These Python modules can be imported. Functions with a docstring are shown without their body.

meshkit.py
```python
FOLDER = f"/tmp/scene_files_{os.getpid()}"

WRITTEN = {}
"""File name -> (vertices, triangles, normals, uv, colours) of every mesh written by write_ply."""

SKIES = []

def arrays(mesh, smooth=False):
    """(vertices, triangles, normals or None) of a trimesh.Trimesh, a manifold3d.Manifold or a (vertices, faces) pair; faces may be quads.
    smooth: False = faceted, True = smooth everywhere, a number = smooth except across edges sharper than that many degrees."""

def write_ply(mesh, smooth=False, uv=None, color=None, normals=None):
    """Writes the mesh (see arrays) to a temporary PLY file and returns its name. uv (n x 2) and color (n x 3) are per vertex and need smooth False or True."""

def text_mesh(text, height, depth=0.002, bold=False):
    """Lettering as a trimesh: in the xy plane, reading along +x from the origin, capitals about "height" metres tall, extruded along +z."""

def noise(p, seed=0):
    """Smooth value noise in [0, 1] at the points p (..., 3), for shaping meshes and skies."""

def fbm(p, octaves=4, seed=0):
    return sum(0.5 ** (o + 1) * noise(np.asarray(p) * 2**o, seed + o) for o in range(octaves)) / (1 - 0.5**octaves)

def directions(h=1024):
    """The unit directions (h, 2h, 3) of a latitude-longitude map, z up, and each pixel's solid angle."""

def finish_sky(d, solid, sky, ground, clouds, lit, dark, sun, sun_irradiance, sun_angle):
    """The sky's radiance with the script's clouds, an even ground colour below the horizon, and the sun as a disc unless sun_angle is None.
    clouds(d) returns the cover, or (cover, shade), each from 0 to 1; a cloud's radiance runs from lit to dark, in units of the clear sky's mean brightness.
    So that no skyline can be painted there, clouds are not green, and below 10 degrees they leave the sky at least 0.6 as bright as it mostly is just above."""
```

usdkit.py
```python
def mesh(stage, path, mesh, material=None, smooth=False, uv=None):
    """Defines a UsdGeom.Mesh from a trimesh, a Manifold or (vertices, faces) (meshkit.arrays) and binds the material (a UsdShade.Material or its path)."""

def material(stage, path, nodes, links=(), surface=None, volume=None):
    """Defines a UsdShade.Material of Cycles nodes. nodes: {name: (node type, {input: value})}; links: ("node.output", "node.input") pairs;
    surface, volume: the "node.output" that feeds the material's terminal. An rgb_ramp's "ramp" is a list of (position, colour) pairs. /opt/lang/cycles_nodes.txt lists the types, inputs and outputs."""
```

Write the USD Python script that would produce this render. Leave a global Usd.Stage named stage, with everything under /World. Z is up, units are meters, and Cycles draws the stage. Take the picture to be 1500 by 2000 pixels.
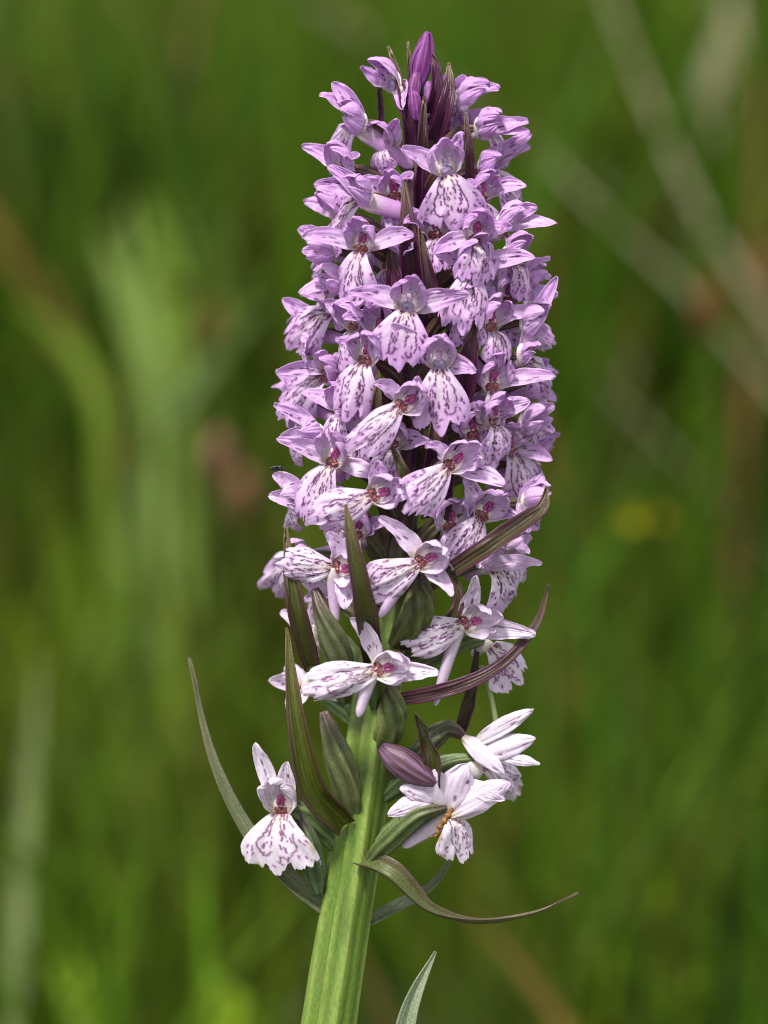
import math
import numpy as np
import usdkit
from meshkit import noise, fbm
from pxr import Gf, Sdf, Usd, UsdGeom, UsdLux, UsdShade, Vt

stage = Usd.Stage.CreateInMemory()
UsdGeom.SetStageUpAxis(stage, UsdGeom.Tokens.z)
UsdGeom.SetStageMetersPerUnit(stage, 1.0)
UsdGeom.Xform.Define(stage, "/World")
UsdGeom.Scope.Define(stage, "/World/Looks")

# ---------------------------------------------------------------- camera, sky, sun, exposure
S = 0.00009                     # metres per photograph pixel on the plane of the flower spike
D = 0.60                        # camera to spike
PITCH = math.radians(10.0)
FWD = np.array([0, math.cos(PITCH), -math.sin(PITCH)])
UPV = np.array([0, math.sin(PITCH), math.cos(PITCH)])
RIGHT = np.array([1.0, 0, 0])
CAM = np.array([0, 0, 0.31]) - FWD * D
EXPOSURE = 1.02
SUN_EL, SUN_AZ = math.radians(62), math.radians(212)     # azimuth measured from +y towards +x
SUN_I, SUN_ANGLE, SKY = 0.76, 11.0, 0.13

cam = UsdGeom.Camera.Define(stage, "/World/camera")
cam.CreateHorizontalApertureAttr(24.0)
cam.CreateFocalLengthAttr(24.0 * D / (1500 * S))
cam.CreateFStopAttr(8.0)
cam.CreateFocusDistanceAttr(D - 95 * S)
cam.CreateClippingRangeAttr(Gf.Vec2f(0.02, 500))
cam.CreateExposureAttr(EXPOSURE)
m4 = Gf.Matrix4d(*[float(x) for r in (list(RIGHT) + [0], list(UPV) + [0], list(-FWD) + [0], list(CAM) + [1]) for x in r])
cam.AddTransformOp().Set(m4)

sun_dir = np.array([math.sin(SUN_AZ) * math.cos(SUN_EL), math.cos(SUN_AZ) * math.cos(SUN_EL), math.sin(SUN_EL)])
sky_mat = usdkit.material(stage, "/World/Looks/overcast_sky", {
    "sky": ("sky_texture", {"sky_type": "single_scattering", "sun_disc": False, "sun_elevation": SUN_EL, "sun_rotation": SUN_AZ}),
    "tc": ("texture_coordinate", {}),
    "n": ("noise_texture", {"scale": 2.2, "detail": 5, "roughness": 0.55}),
    "r": ("rgb_ramp", {"ramp": [(0.25, (0.72, 0.72, 0.72)), (0.7, (1, 1, 1))]}),
    "hsv": ("hsv", {"saturation": 0.18, "value": 1.0, "fac": 1.0}),
    "m": ("mix", {"mix_type": "multiply", "fac": 1.0}),
    "bg": ("background_shader", {"strength": SKY})},
    [("sky.color", "hsv.color"), ("tc.generated", "n.vector"), ("n.fac", "r.fac"), ("hsv.color", "m.color1"), ("r.color", "m.color2"), ("m.color", "bg.color")], surface="bg.background")
dome = UsdLux.DomeLight.Define(stage, "/World/sky")
UsdShade.MaterialBindingAPI.Apply(dome.GetPrim()).Bind(sky_mat)
dome.GetPrim().SetCustomDataByKey("kind", "structure")
sun = UsdLux.DistantLight.Define(stage, "/World/sun")
sun.CreateIntensityAttr(SUN_I)
sun.CreateAngleAttr(SUN_ANGLE)
sun.CreateColorAttr(Gf.Vec3f(1.0, 0.96, 0.90))
sun.CreateNormalizeAttr(True)
zax = sun_dir
xax = np.cross([0, 1, 0], zax); xax /= np.linalg.norm(xax)
yax = np.cross(zax, xax)
sun.AddTransformOp().Set(Gf.Matrix4d(*[float(v) for r in (list(xax) + [0], list(yax) + [0], list(zax) + [0], [0, 0, 5, 1]) for v in r]))

# ---------------------------------------------------------------- helpers
used = {}


def numbered(parent, name):
    k = used.get((parent, name), 0)
    used[(parent, name)] = k + 1
    return f"{parent}/{name}" + (f"_{k:03d}" if k else "")


def xform(name, loc, parent="/World"):
    path = numbered(parent, name)
    x = UsdGeom.Xform.Define(stage, path)
    x.AddTranslateOp().Set(Gf.Vec3d(*map(float, loc)))
    return path


def tag(path, label=None, cat=None, group=None, kind=None):
    p = stage.GetPrimAtPath(path)
    for k, v in (("label", label), ("category", cat), ("group", group), ("kind", kind)):
        if v:
            p.SetCustomDataByKey(k, v)


def obj(name, v, f, mat, parent="/World", col=None, smooth=True):
    path = numbered(parent, name)
    m = usdkit.mesh(stage, path, (v, f), LOOK[mat], smooth=smooth)
    if col is not None:
        UsdGeom.PrimvarsAPI(m).CreatePrimvar("pigment", Sdf.ValueTypeNames.Color3fArray, "vertex").Set(Vt.Vec3fArray.FromNumpy(np.ascontiguousarray(col, np.float32)))
    return path


def img(px, py, d=0.0):
    """A photograph position at depth d (photograph pixels, away from the viewer) in the upright frame of the plant: right, away, up."""
    k = (D + d * S) / D
    return np.array([(px - 750) * k, d, (1000 - py) * k])


def world(p):
    p = np.asarray(p, float) * S
    return CAM + FWD * D + p[..., 0:1] * RIGHT + p[..., 1:2] * FWD + p[..., 2:3] * UPV


def far(px, py, dist):
    """The point seen at a photograph position, dist metres from the camera."""
    k = dist / D * S
    return CAM + FWD * dist + RIGHT * (px - 750) * k + UPV * (1000 - py) * k


def bez(p, n):
    """A smooth curve through control points (Bezier of any degree for 2-4 points, Catmull-Rom beyond)."""
    p = [np.asarray(q, float) for q in p]
    t = np.linspace(0, 1, n)[:, None]
    if len(p) == 2:
        return p[0] * (1 - t) + p[1] * t
    if len(p) == 3:
        return p[0] * (1 - t) ** 2 + 2 * p[1] * t * (1 - t) + p[2] * t * t
    if len(p) == 4:
        return p[0] * (1 - t) ** 3 + 3 * p[1] * t * (1 - t) ** 2 + 3 * p[2] * t * t * (1 - t) + p[3] * t ** 3
    return through(p, n)


def through(p, n):
    p = np.asarray(p, float)
    e = np.vstack([2 * p[0] - p[1], p, 2 * p[-1] - p[-2]])
    k = len(p) - 1
    s = np.linspace(0, k, n)
    i = np.minimum(s.astype(int), k - 1)
    t = (s - i)[:, None]
    a, b, c, d = e[i], e[i + 1], e[i + 2], e[i + 3]
    return 0.5 * (2 * b + (c - a) * t + (2 * a - 5 * b + 4 * c - d) * t ** 2 + (3 * b - a - 3 * c + d) * t ** 3)


def grid_faces(n, m):
    i, j = np.meshgrid(np.arange(n - 1), np.arange(m - 1), indexing="ij")
    a = (i * m + j).ravel()
    return np.vstack([np.stack([a, a + m, a + m + 1], 1), np.stack([a, a + m + 1, a + 1], 1)])


def unit(v):
    return v / (np.linalg.norm(v, axis=-1, keepdims=True) + 1e-12)


def ribbon(spine, half, hint, cup, m=13, twist=0.0, ruffle=0.0, seed=0, fold=0.0):
    """A petal- or leaf-like sheet along a spine; half = half-widths, cup = bending of the cross-section towards hint, fold = keel along the midrib.
    Returns vertices, faces, t (0..1 along), s (-1..1 across)."""
    n = len(spine)
    T = unit(np.gradient(spine, axis=0))
    H = np.broadcast_to(np.asarray(hint, float), spine.shape)
    N = unit(H - (H * T).sum(1, keepdims=True) * T)
    B = np.cross(T, N)
    tt = np.linspace(0, 1, n)
    a = np.broadcast_to(np.asarray(twist, float) * tt if np.ndim(twist) == 0 else np.asarray(twist), n)[:, None]
    N, B = N * np.cos(a) + B * np.sin(a), B * np.cos(a) - N * np.sin(a)
    s = np.linspace(-1, 1, m)
    c = np.maximum(np.abs(np.broadcast_to(np.asarray(cup, float), n)), 1e-3)[:, None] 
    sg = np.sign(np.broadcast_to(np.asarray(cup, float), n) + 1e-9)[:, None]
    r = np.asarray(half, float)[:, None] / c
    off_b, off_n = r * np.sin(s * c), sg * r * (1 - np.cos(s * c))
    if fold:
        off_n = off_n + fold * np.abs(s)[None] * np.asarray(half, float)[:, None]
    if ruffle:
        q = np.stack(np.broadcast_arrays(tt[:, None] * 5, s[None] * 2.2, np.full((1, 1), seed * 3.7)), -1)
        off_n = off_n + ruffle * (noise(q, seed) - 0.5) * 2 * (0.25 + np.abs(s)[None])
    v = spine[:, None] + off_b[..., None] * B[:, None] + off_n[..., None] * N[:, None]
    t2, s2 = np.broadcast_arrays(tt[:, None], s[None])
    return v.reshape(-1, 3), grid_faces(n, m), t2.ravel(), s2.ravel()


def two_sided(v, f, n, m, thick, sign=1):
    """Gives a grid sheet a thickness: the back skin, and the rim."""
    g = v.reshape(n, m, 3)
    du, dv = np.gradient(g, axis=0), np.gradient(g, axis=1)
    N = unit(np.cross(du, dv)).reshape(-1, 3)
    b = v - sign * N * thick
    k = n * m
    idx = np.arange(k).reshape(n, m)
    ring = np.concatenate([idx[0], idx[1:, -1], idx[-1, :-1][::-1], idx[1:-1, 0][::-1]])
    nx = np.roll(ring, -1)
    rim = np.vstack([np.stack([ring, nx, nx + k], 1), np.stack([ring, nx + k, ring + k], 1)])
    return np.vstack([v, b]), np.vstack([f, f[:, ::-1] + k, rim])


def tube(spine, radius, sides=14, ridges=0, depth=0.0, twist=0.0, flat=1.0, hint=(0.3, 0.2, 1)):
    n = len(spine)
    T = unit(np.gradient(spine, axis=0))
    N = unit(np.cross(T, np.broadcast_to(np.asarray(hint, float), spine.shape)))
    B = np.cross(T, N)
    a = np.linspace(0, 2 * np.pi, sides, endpoint=False)
    tt = np.linspace(0, 1, n)[:, None]
    r = np.asarray(radius, float)[:, None] * (1 + depth * np.cos(ridges * (a[None] + twist * tt))) if ridges else np.asarray(radius, float)[:, None] * np.ones((1, sides))
    v = spine[:, None] + (r * np.cos(a))[..., None] * N[:, None] + (r * np.sin(a) * flat)[..., None] * B[:, None]
    i, j = np.meshgrid(np.arange(n - 1), np.arange(sides), indexing="ij")
    p, q = (i * sides + j).ravel(), (i * sides + (j + 1) % sides).ravel()
    f = np.vstack([np.stack([p, q, q + sides], 1), np.stack([p, q + sides, p + sides], 1)])
    k = n * sides
    v = np.vstack([v.reshape(-1, 3), spine[:1], spine[-1:]])
    r0, r1 = np.arange(sides), (n - 1) * sides + np.arange(sides)
    f = np.vstack([f, np.stack([np.full(sides, k), np.roll(r0, -1), r0], 1), np.stack([np.full(sides, k + 1), r1, np.roll(r1, -1)], 1)])
    t2, a2 = np.broadcast_arrays(tt, a[None])
    return v, f, np.append(t2.ravel(), [0, 1]), np.append(a2.ravel(), [0, 0])


def ball(c, r, n=14):
    th, ph = np.meshgrid(np.linspace(0.02, np.pi - 0.02, n), np.linspace(0, 2 * np.pi, 2 * n), indexing="ij")
    v = np.stack([np.sin(th) * np.cos(ph), np.sin(th) * np.sin(ph), np.cos(th)], -1).reshape(-1, 3) * np.asarray(r, float) + np.asarray(c, float)
    return v, grid_faces(n, 2 * n)


def join(parts):
    vs, fs, cs, k = [], [], [], 0
    for v, f, c in parts:
        vs.append(v); fs.append(f + k); cs.append(np.broadcast_to(c, v.shape)); k += len(v)
    return np.vstack(vs), np.vstack(fs), np.vstack(cs)


def sst(a, b, x):
    t = np.clip((x - a) / (b - a), 0, 1)
    return t * t * (3 - 2 * t)


def mix(a, b, t):
    t = np.asarray(t, float)[..., None]
    return np.asarray(a, float) * (1 - t) + np.asarray(b, float) * t


# ---------------------------------------------------------------- materials
def pigment_look(name, rough, trans, speck, speck_scale, bump, spec=0.4, stretch=(1, 1, 1), sheen=0.0):
    """Colour from the pigment of each vertex, varied by fine grain, over a bumpy skin that lets some light through."""
    return usdkit.material(stage, f"/World/Looks/{name}", {
        "pig": ("attribute", {"attribute": "pigment"}),
        "geo": ("geometry", {}),
        "map": ("mapping", {"scale": stretch}),
        "n": ("noise_texture", {"scale": speck_scale, "detail": 3, "roughness": 0.6}),
        "r": ("map_range", {"from_min": 0.3, "from_max": 0.7, "to_min": 1 - speck, "to_max": 1 + speck}),
        "mul": ("mix", {"mix_type": "multiply", "fac": 1.0}),
        "b": ("bump", {"strength": bump, "distance": 0.00012}),
        "p": ("principled_bsdf", {"roughness": rough, "specular_ior_level": spec, "sheen_weight": sheen}),
        "t": ("translucent_bsdf", {}),
        "x": ("mix_closure", {"fac": trans})},
        [("geo.position", "map.vector"), ("map.vector", "n.vector"), ("n.fac", "r.value"), ("pig.color", "mul.color1"), ("r.result", "mul.color2"), ("mul.color", "p.base_color"), ("mul.color", "t.color"),
         ("n.fac", "b.height"), ("b.normal", "p.normal"), ("p.BSDF", "x.closure1"), ("t.BSDF", "x.closure2")], surface="x.closure")


LOOK = {
    "petal": pigment_look("petal_skin", 0.42, 0.38, 0.12, 2200, 0.5, 0.45),
    "bract": pigment_look("bract_skin", 0.38, 0.10, 0.38, 3200, 0.6, 0.35),
    "stem": pigment_look("stem_skin", 0.5, 0.0, 0.22, 2600, 0.45, 0.4, (1, 1, 0.35)),
    "column": pigment_look("column_skin", 0.25, 0.0, 0.35, 2500, 0.5, 0.6),
    "insect": pigment_look("insect_shell", 0.3, 0.0, 0.2, 4000, 0.3, 0.5),
    "blade": pigment_look("grass_blade", 0.6, 0.35, 0.15, 60, 0.0, 0.12),
    "ground": usdkit.material(stage, "/World/Looks/mossy_soil", {
        "geo": ("geometry", {}), "n": ("noise_texture", {"scale": 9, "detail": 6}),
        "r": ("rgb_ramp", {"ramp": [(0.3, (0.018, 0.022, 0.006)), (0.55, (0.03, 0.045, 0.01)), (0.75, (0.06, 0.06, 0.02))]}),
        "p": ("principled_bsdf", {"roughness": 0.9})},
        [("geo.position", "n.vector"), ("n.fac", "r.fac"), ("r.color", "p.base_color")], surface="p.BSDF"),
}

# ---------------------------------------------------------------- ground
g = np.array([[-60, -20, 0], [60, -20, 0], [60, 120, 0], [-60, 120, 0]], float)
tag(obj("ground", g, np.array([[0, 1, 2], [0, 2, 3]]), "ground", smooth=False), kind="structure")

# ---------------------------------------------------------------- meadow behind
rng = np.random.default_rng(11)


def blade(base, tip, half, bend, n=9, m=3, seed=0, lean=None):
    """A grass blade from the ground to a tip: arching spine, tapered, keeled."""
    base, tip = np.asarray(base, float), np.asarray(tip, float)
    mid = base * 0.5 + tip * 0.5 + np.asarray(bend, float)
    sp = bez([base, mid, tip], n)
    t = np.linspace(0, 1, n)
    w = half * (0.55 + 0.45 * np.sin(np.pi * np.minimum(t * 1.1, 1))) * np.clip((1 - t) * 3.2, 0.04, 1) ** 0.8
    side = np.array([math.cos(seed * 2.4), math.sin(seed * 2.4) * 0.6 - 0.6, 0.1])
    return ribbon(sp, w, side, 0.5, m)


def tuft(r, k, hgt, wid, tone, spread):
    vs, fs, cs, n0 = [], [], [], 0
    for i in range(k):
        a = r.uniform(0, 2 * np.pi)
        b = np.array([r.normal(0, spread), r.normal(0, spread), 0])
        h = hgt * r.uniform(0.5, 1.05)
        out = np.array([math.cos(a), math.sin(a), 0]) * h * r.uniform(0.03, 0.6)
        v, f, t, s = blade(b, b + out + [0, 0, h], wid * r.uniform(0.6, 1.3), -out * 0.25 + [0, 0, 0.1 * h], n=7, m=3, seed=r.uniform(0, 9))
        c = np.asarray(tone) * r.uniform(0.65, 1.35) * np.array([r.uniform(0.85, 1.25), 1, r.uniform(0.8, 1.2)])
        if r.uniform() < 0.025:
            c = np.array([0.24, 0.15, 0.04]) * r.uniform(0.6, 1.2)
        vs.append(v); fs.append(f + n0); cs.append(mix(c * 0.9, c * 1.05, t)); n0 += len(v)
    return np.vstack(vs), np.vstack(fs), np.vstack(cs)


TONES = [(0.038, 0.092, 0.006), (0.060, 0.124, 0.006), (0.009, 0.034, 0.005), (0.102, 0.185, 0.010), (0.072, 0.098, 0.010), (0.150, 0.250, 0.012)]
inst = UsdGeom.PointInstancer.Define(stage, "/World/meadow_grass")
tag("/World/meadow_grass", kind="stuff", label="blurred green meadow grass filling the background behind the orchid", cat="grass")
targets = []
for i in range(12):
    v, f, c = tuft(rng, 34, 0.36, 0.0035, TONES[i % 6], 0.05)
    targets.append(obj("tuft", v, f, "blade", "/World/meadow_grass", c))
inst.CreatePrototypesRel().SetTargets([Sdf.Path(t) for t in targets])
pos, ids, quat, scl = [], [], [], []


def sow(y0, y1, step, sc):
    y = y0
    while y < y1:
        halfw = 0.17 * (y + 0.6) + 0.25
        x = -halfw
        while x < halfw:
            px, py = x + rng.uniform(-0.5, 0.5) * step, y + rng.uniform(-0.5, 0.5) * step
            patch = noise(np.array([px * 4.0 + 20, py * 2.2, 0.5]), 3)
            bright = noise(np.array([px * 5.0 + 50, py * 2.6, 4.5]), 9)
            if patch > 0.30:
                pos.append((px, py, -0.005))
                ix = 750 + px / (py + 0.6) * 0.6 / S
                shade_swath = np.interp(ix, [-400, 60, 180, 330, 520, 700, 1000, 1120, 1250, 1360, 1480, 1900], [-1.5, -1.6, 0.2, 1.0, 0.2, -0.8, -0.2, 1.0, 0.9, -1.0, -1.6, -1.2])  # darker tufts picked across the view stand in for shaded gaps
                k = int(np.clip(bright * 6 + shade_swath + rng.normal(0, 0.9), 0, 5))
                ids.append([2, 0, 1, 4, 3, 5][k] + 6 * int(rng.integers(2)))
                a = rng.uniform(0, 2 * np.pi)
                quat.append((math.cos(a / 2), 0, 0, math.sin(a / 2)))
                q = sc * rng.uniform(0.7, 1.2)
                scl.append((q, q, q * (0.65 + 0.6 * patch)))
            x += step
        y += step


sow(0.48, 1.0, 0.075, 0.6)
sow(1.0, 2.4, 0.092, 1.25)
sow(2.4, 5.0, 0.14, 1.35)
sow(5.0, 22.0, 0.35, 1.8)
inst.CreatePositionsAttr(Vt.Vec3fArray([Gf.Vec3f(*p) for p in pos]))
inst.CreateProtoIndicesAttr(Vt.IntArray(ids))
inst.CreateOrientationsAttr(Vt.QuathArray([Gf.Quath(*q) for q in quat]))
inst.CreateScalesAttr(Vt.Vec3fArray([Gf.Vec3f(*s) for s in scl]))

# ---------------------------------------------------------------- the orchid
AX = np.array([[120, 818], [400, 815], [700, 810], [1000, 784], [1250, 750], [1450, 722], [1600, 702], [1800, 671], [2000, 640], [2600, 560], [3400, 500], [4360, 470]], float)


def axis_x(py):
    return float(np.interp(py, AX[:, 0], AX[:, 1]))


def stem_r(py):
    return float(np.interp(py, [120, 300, 700, 1000, 1250, 1450, 1600, 2000, 4300], [7, 17, 26, 33, 42, 47, 49, 52, 60]))


BASE = world(img(470, 4360, 0))
BASE[2] = 0.0
plant = xform("spotted_orchid", BASE)
tag(plant, "tall pink and white orchid spike with purple-dashed lips and green stem", "orchid")
PURPLE, OLIVE, GREEN = np.array([0.052, 0.007, 0.034]), np.array([0.050, 0.060, 0.005]), np.array([0.098, 0.175, 0.014])

# stem: ribbed, green below and dark purple among the flowers
ys = np.concatenate([np.linspace(125, 2100, 150), np.linspace(2150, 4380, 30)])
sp = np.array([img(np.interp(y, AX[:, 0], AX[:, 1]), y, 0) for y in ys])
k3 = np.ones(9) / 9
for j in (0,):
    sp[:, j] = np.convolve(np.pad(sp[:, j], 4, mode="edge"), k3, "valid")
a = np.linspace(0, 2 * np.pi, 96, endpoint=False)
rad = np.array([stem_r(y) for y in ys])
prof = 1 + 0.04 * np.cos(5 * a + 0.6) + 0.028 * np.cos(11 * a + 1.7) + 0.012 * np.cos(17 * a) + 0.05 * np.exp(-((np.mod(a - 4.95, 2 * np.pi)) / 0.09) ** 2) + 0.06 * np.exp(-((np.mod(a - 4.3, 2 * np.pi)) / 0.07) ** 2) + 0.06 * np.exp(-((np.mod(a - 3.5, 2 * np.pi)) / 0.10) ** 2)
prof = prof[None] + 0.05 * (noise(np.stack(np.broadcast_arrays(ys[:, None] / 90, a[None] * 3, np.zeros((1, 1))), -1), 4) - 0.5)
v = sp[:, None] + np.stack([rad[:, None] * np.cos(a)[None] * prof, rad[:, None] * np.sin(a)[None] * prof, np.zeros((len(ys), 96))], -1)
n, m = v.shape[:2]
i, j = np.meshgrid(np.arange(n - 1), np.arange(m), indexing="ij")
p, q = (i * m + j).ravel(), (i * m + (j + 1) % m).ravel()
f = np.vstack([np.stack([p, p + m, q + m], 1), np.stack([p, q + m, q], 1)])
yy = np.broadcast_to(ys[:, None], (n, m))
ridge = np.broadcast_to(sst(0.97, 1.09, prof), (n, m))
col = mix(mix(GREEN * 0.8, np.array([0.18, 0.25, 0.045]), ridge), PURPLE * 1.1, sst(1350, 900, yy)).reshape(-1, 3)
vv_ = v.reshape(-1, 3)
blot = fbm(vv_ * [0.05, 0.05, 0.018], 3, 5)
col = mix(col, np.array([0.085, 0.115, 0.018]), 0.55 * sst(0.5, 0.75, blot))
col = mix(col, np.array([0.14, 0.075, 0.06]), 0.35 * sst(0.62, 0.8, fbm(vv_ * [0.03, 0.03, 0.012] + 7, 3, 8)))
obj("stem", world(v.reshape(-1, 3)) - BASE, f, "stem", plant, col)


def put(name, v, f, mat, parent, origin, col):
    """v in photograph pixels of the plant's frame; origin: the world place of the parent."""
    return obj(name, world(v) - origin, f, mat, parent, col)


# ---- flowers
WHITE, LILAC, DEEP, CREAM = np.array([0.80, 0.735, 0.80]), np.array([0.635, 0.34, 0.705]), np.array([0.36, 0.10, 0.38]), np.array([0.66, 0.60, 0.42])
INK, HALO = np.array([0.095, 0.005, 0.085]), np.array([0.50, 0.16, 0.50])


def seg_dist(P, A, B):
    d = B - A
    t = np.clip(((P - A) @ d) / (d @ d + 1e-9), 0, 1)
    return np.linalg.norm(P - A - t[:, None] * d, axis=1), t


def lip_ink(a, b, r, dens):
    """The purple loops, dashes and dots of a lip, at flat positions a (across) and b (down) for a lip 105 long."""
    P = np.stack([a, b], 1)
    d = np.full(len(a), 99.0)

    def line(pts, w, on):
        nonlocal d
        pts = np.asarray(pts, float)
        fine = through(pts, 5 * len(pts)) + r.normal(0, 0.7, (5 * len(pts), 2))
        skip = r.uniform(size=len(fine)) > on
        for k in range(len(fine) - 1):
            if not skip[k]:
                d = np.minimum(d, seg_dist(P, fine[k], fine[k + 1])[0] - w * r.uniform(0.5, 1.05))
    wob = r.uniform(1.4, 3.2)
    jit = lambda x: np.asarray(x, float) + r.normal(0, wob, (len(x), 2))  # noqa: E731
    for s in (-1, 1):
        big = r.uniform(0.72, 1.2)
        line(jit([(s * 7, 8), (s * 14 * big, 22), (s * 21 * big, 40), (s * 25 * big, 58), (s * 23 * big, 72), (s * 14, 79), (s * 8, 73)]), 1.45, r.uniform(0.62, 0.9))
        line(jit([(s * 3, 10), (s * 6, 26), (s * 7, 40), (s * 5, 54)]), 1.1, r.uniform(0.3, 0.55))
        line(jit([(s * 10, 30), (s * 14, 44), (s * 13, 56), (s * 8, 64)]), 1.3, r.uniform(0.35, 0.65))
        for _ in range(int(5 + r.integers(0, 7))):
            o = np.array([s * r.uniform(2, 20), r.uniform(16, 78)])
            e = o + np.array([s * r.uniform(-1, 3), r.uniform(3, 8)])
            d = np.minimum(d, seg_dist(P, o, e)[0] - r.uniform(0.9, 1.6))
        for _ in range(int(5 + r.integers(0, 8))):
            b0 = r.uniform(34, 84)
            o = np.array([s * r.uniform(30, 30 + 0.28 * b0), b0])
            e = o + unit(o) * r.uniform(1.5, 6)
            d = np.minimum(d, seg_dist(P, o, e)[0] - r.uniform(0.9, 1.5))
        for x in (3, 7, 11):
            o = np.array([s * x * r.uniform(0.8, 1.2), r.uniform(0, 5)])
            d = np.minimum(d, seg_dist(P, o, o + [s * 1.5, r.uniform(3, 9)])[0] - r.uniform(1.0, 1.7))
    for _ in range(int(2 + 3 * dens)):
        o = np.array([r.uniform(-9, 9), r.uniform(82, 96)])
        d = np.minimum(d, seg_dist(P, o, o + r.normal(0, 3, 2))[0] - 1.2)
    return sst(0.9, -0.7, d), sst(5.0, 0.0, d)


def turn(v, al, be, ro):
    """Flower frame (right, outward, up) to the plant's frame (right, away, up)."""
    x, y, z = v[..., 0], v[..., 1], v[..., 2]
    x, z = x * math.cos(ro) + z * math.sin(ro), -x * math.sin(ro) + z * math.cos(ro)
    y, z = y * math.cos(be) + z * math.sin(be), -y * math.sin(be) + z * math.cos(be)
    x, y = x * math.cos(al) + y * math.sin(al), -x * math.sin(al) + y * math.cos(al)
    return np.stack([x, -y, z], -1)


def unturn(v, al, be, ro):
    m = turn(np.eye(3), al, be, ro)          # rows: images of the axes
    return v @ m.T


def petal_col(t, s, pale, r, tipc=None, spots=0, sp=None):
    """Cream at the claw, pale in the middle, lilac to the tip and edges."""
    lil = mix(LILAC, WHITE, pale)
    c = mix(mix(WHITE, lil, 0.45), lil, sst(0.15, 0.8, t + 0.25 * np.abs(s)))
    c = mix(CREAM, c, sst(0.0, 0.22, t))
    vein = noise(np.stack([s * 9 + 40, t * 1.2, np.zeros_like(t)], -1), int(r.integers(99)))
    c = mix(c, mix(DEEP, lil, 0.45), 0.55 * sst(0.55, 0.95, vein) * (1 - 0.6 * pale))
    if spots:
        P = np.stack([t * 80, s * 16], 1)
        d = np.full(len(t), 99.0)
        for _ in range(spots):
            o = np.array([r.uniform(18, 66), r.uniform(-8, 9)])
            d = np.minimum(d, seg_dist(P, o, o + [r.uniform(2, 8), r.uniform(-1, 1)])[0] - r.uniform(0.8, 1.5))
        c = mix(c, INK, sst(0.7, -0.7, d) * 0.92)
    return c


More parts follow.
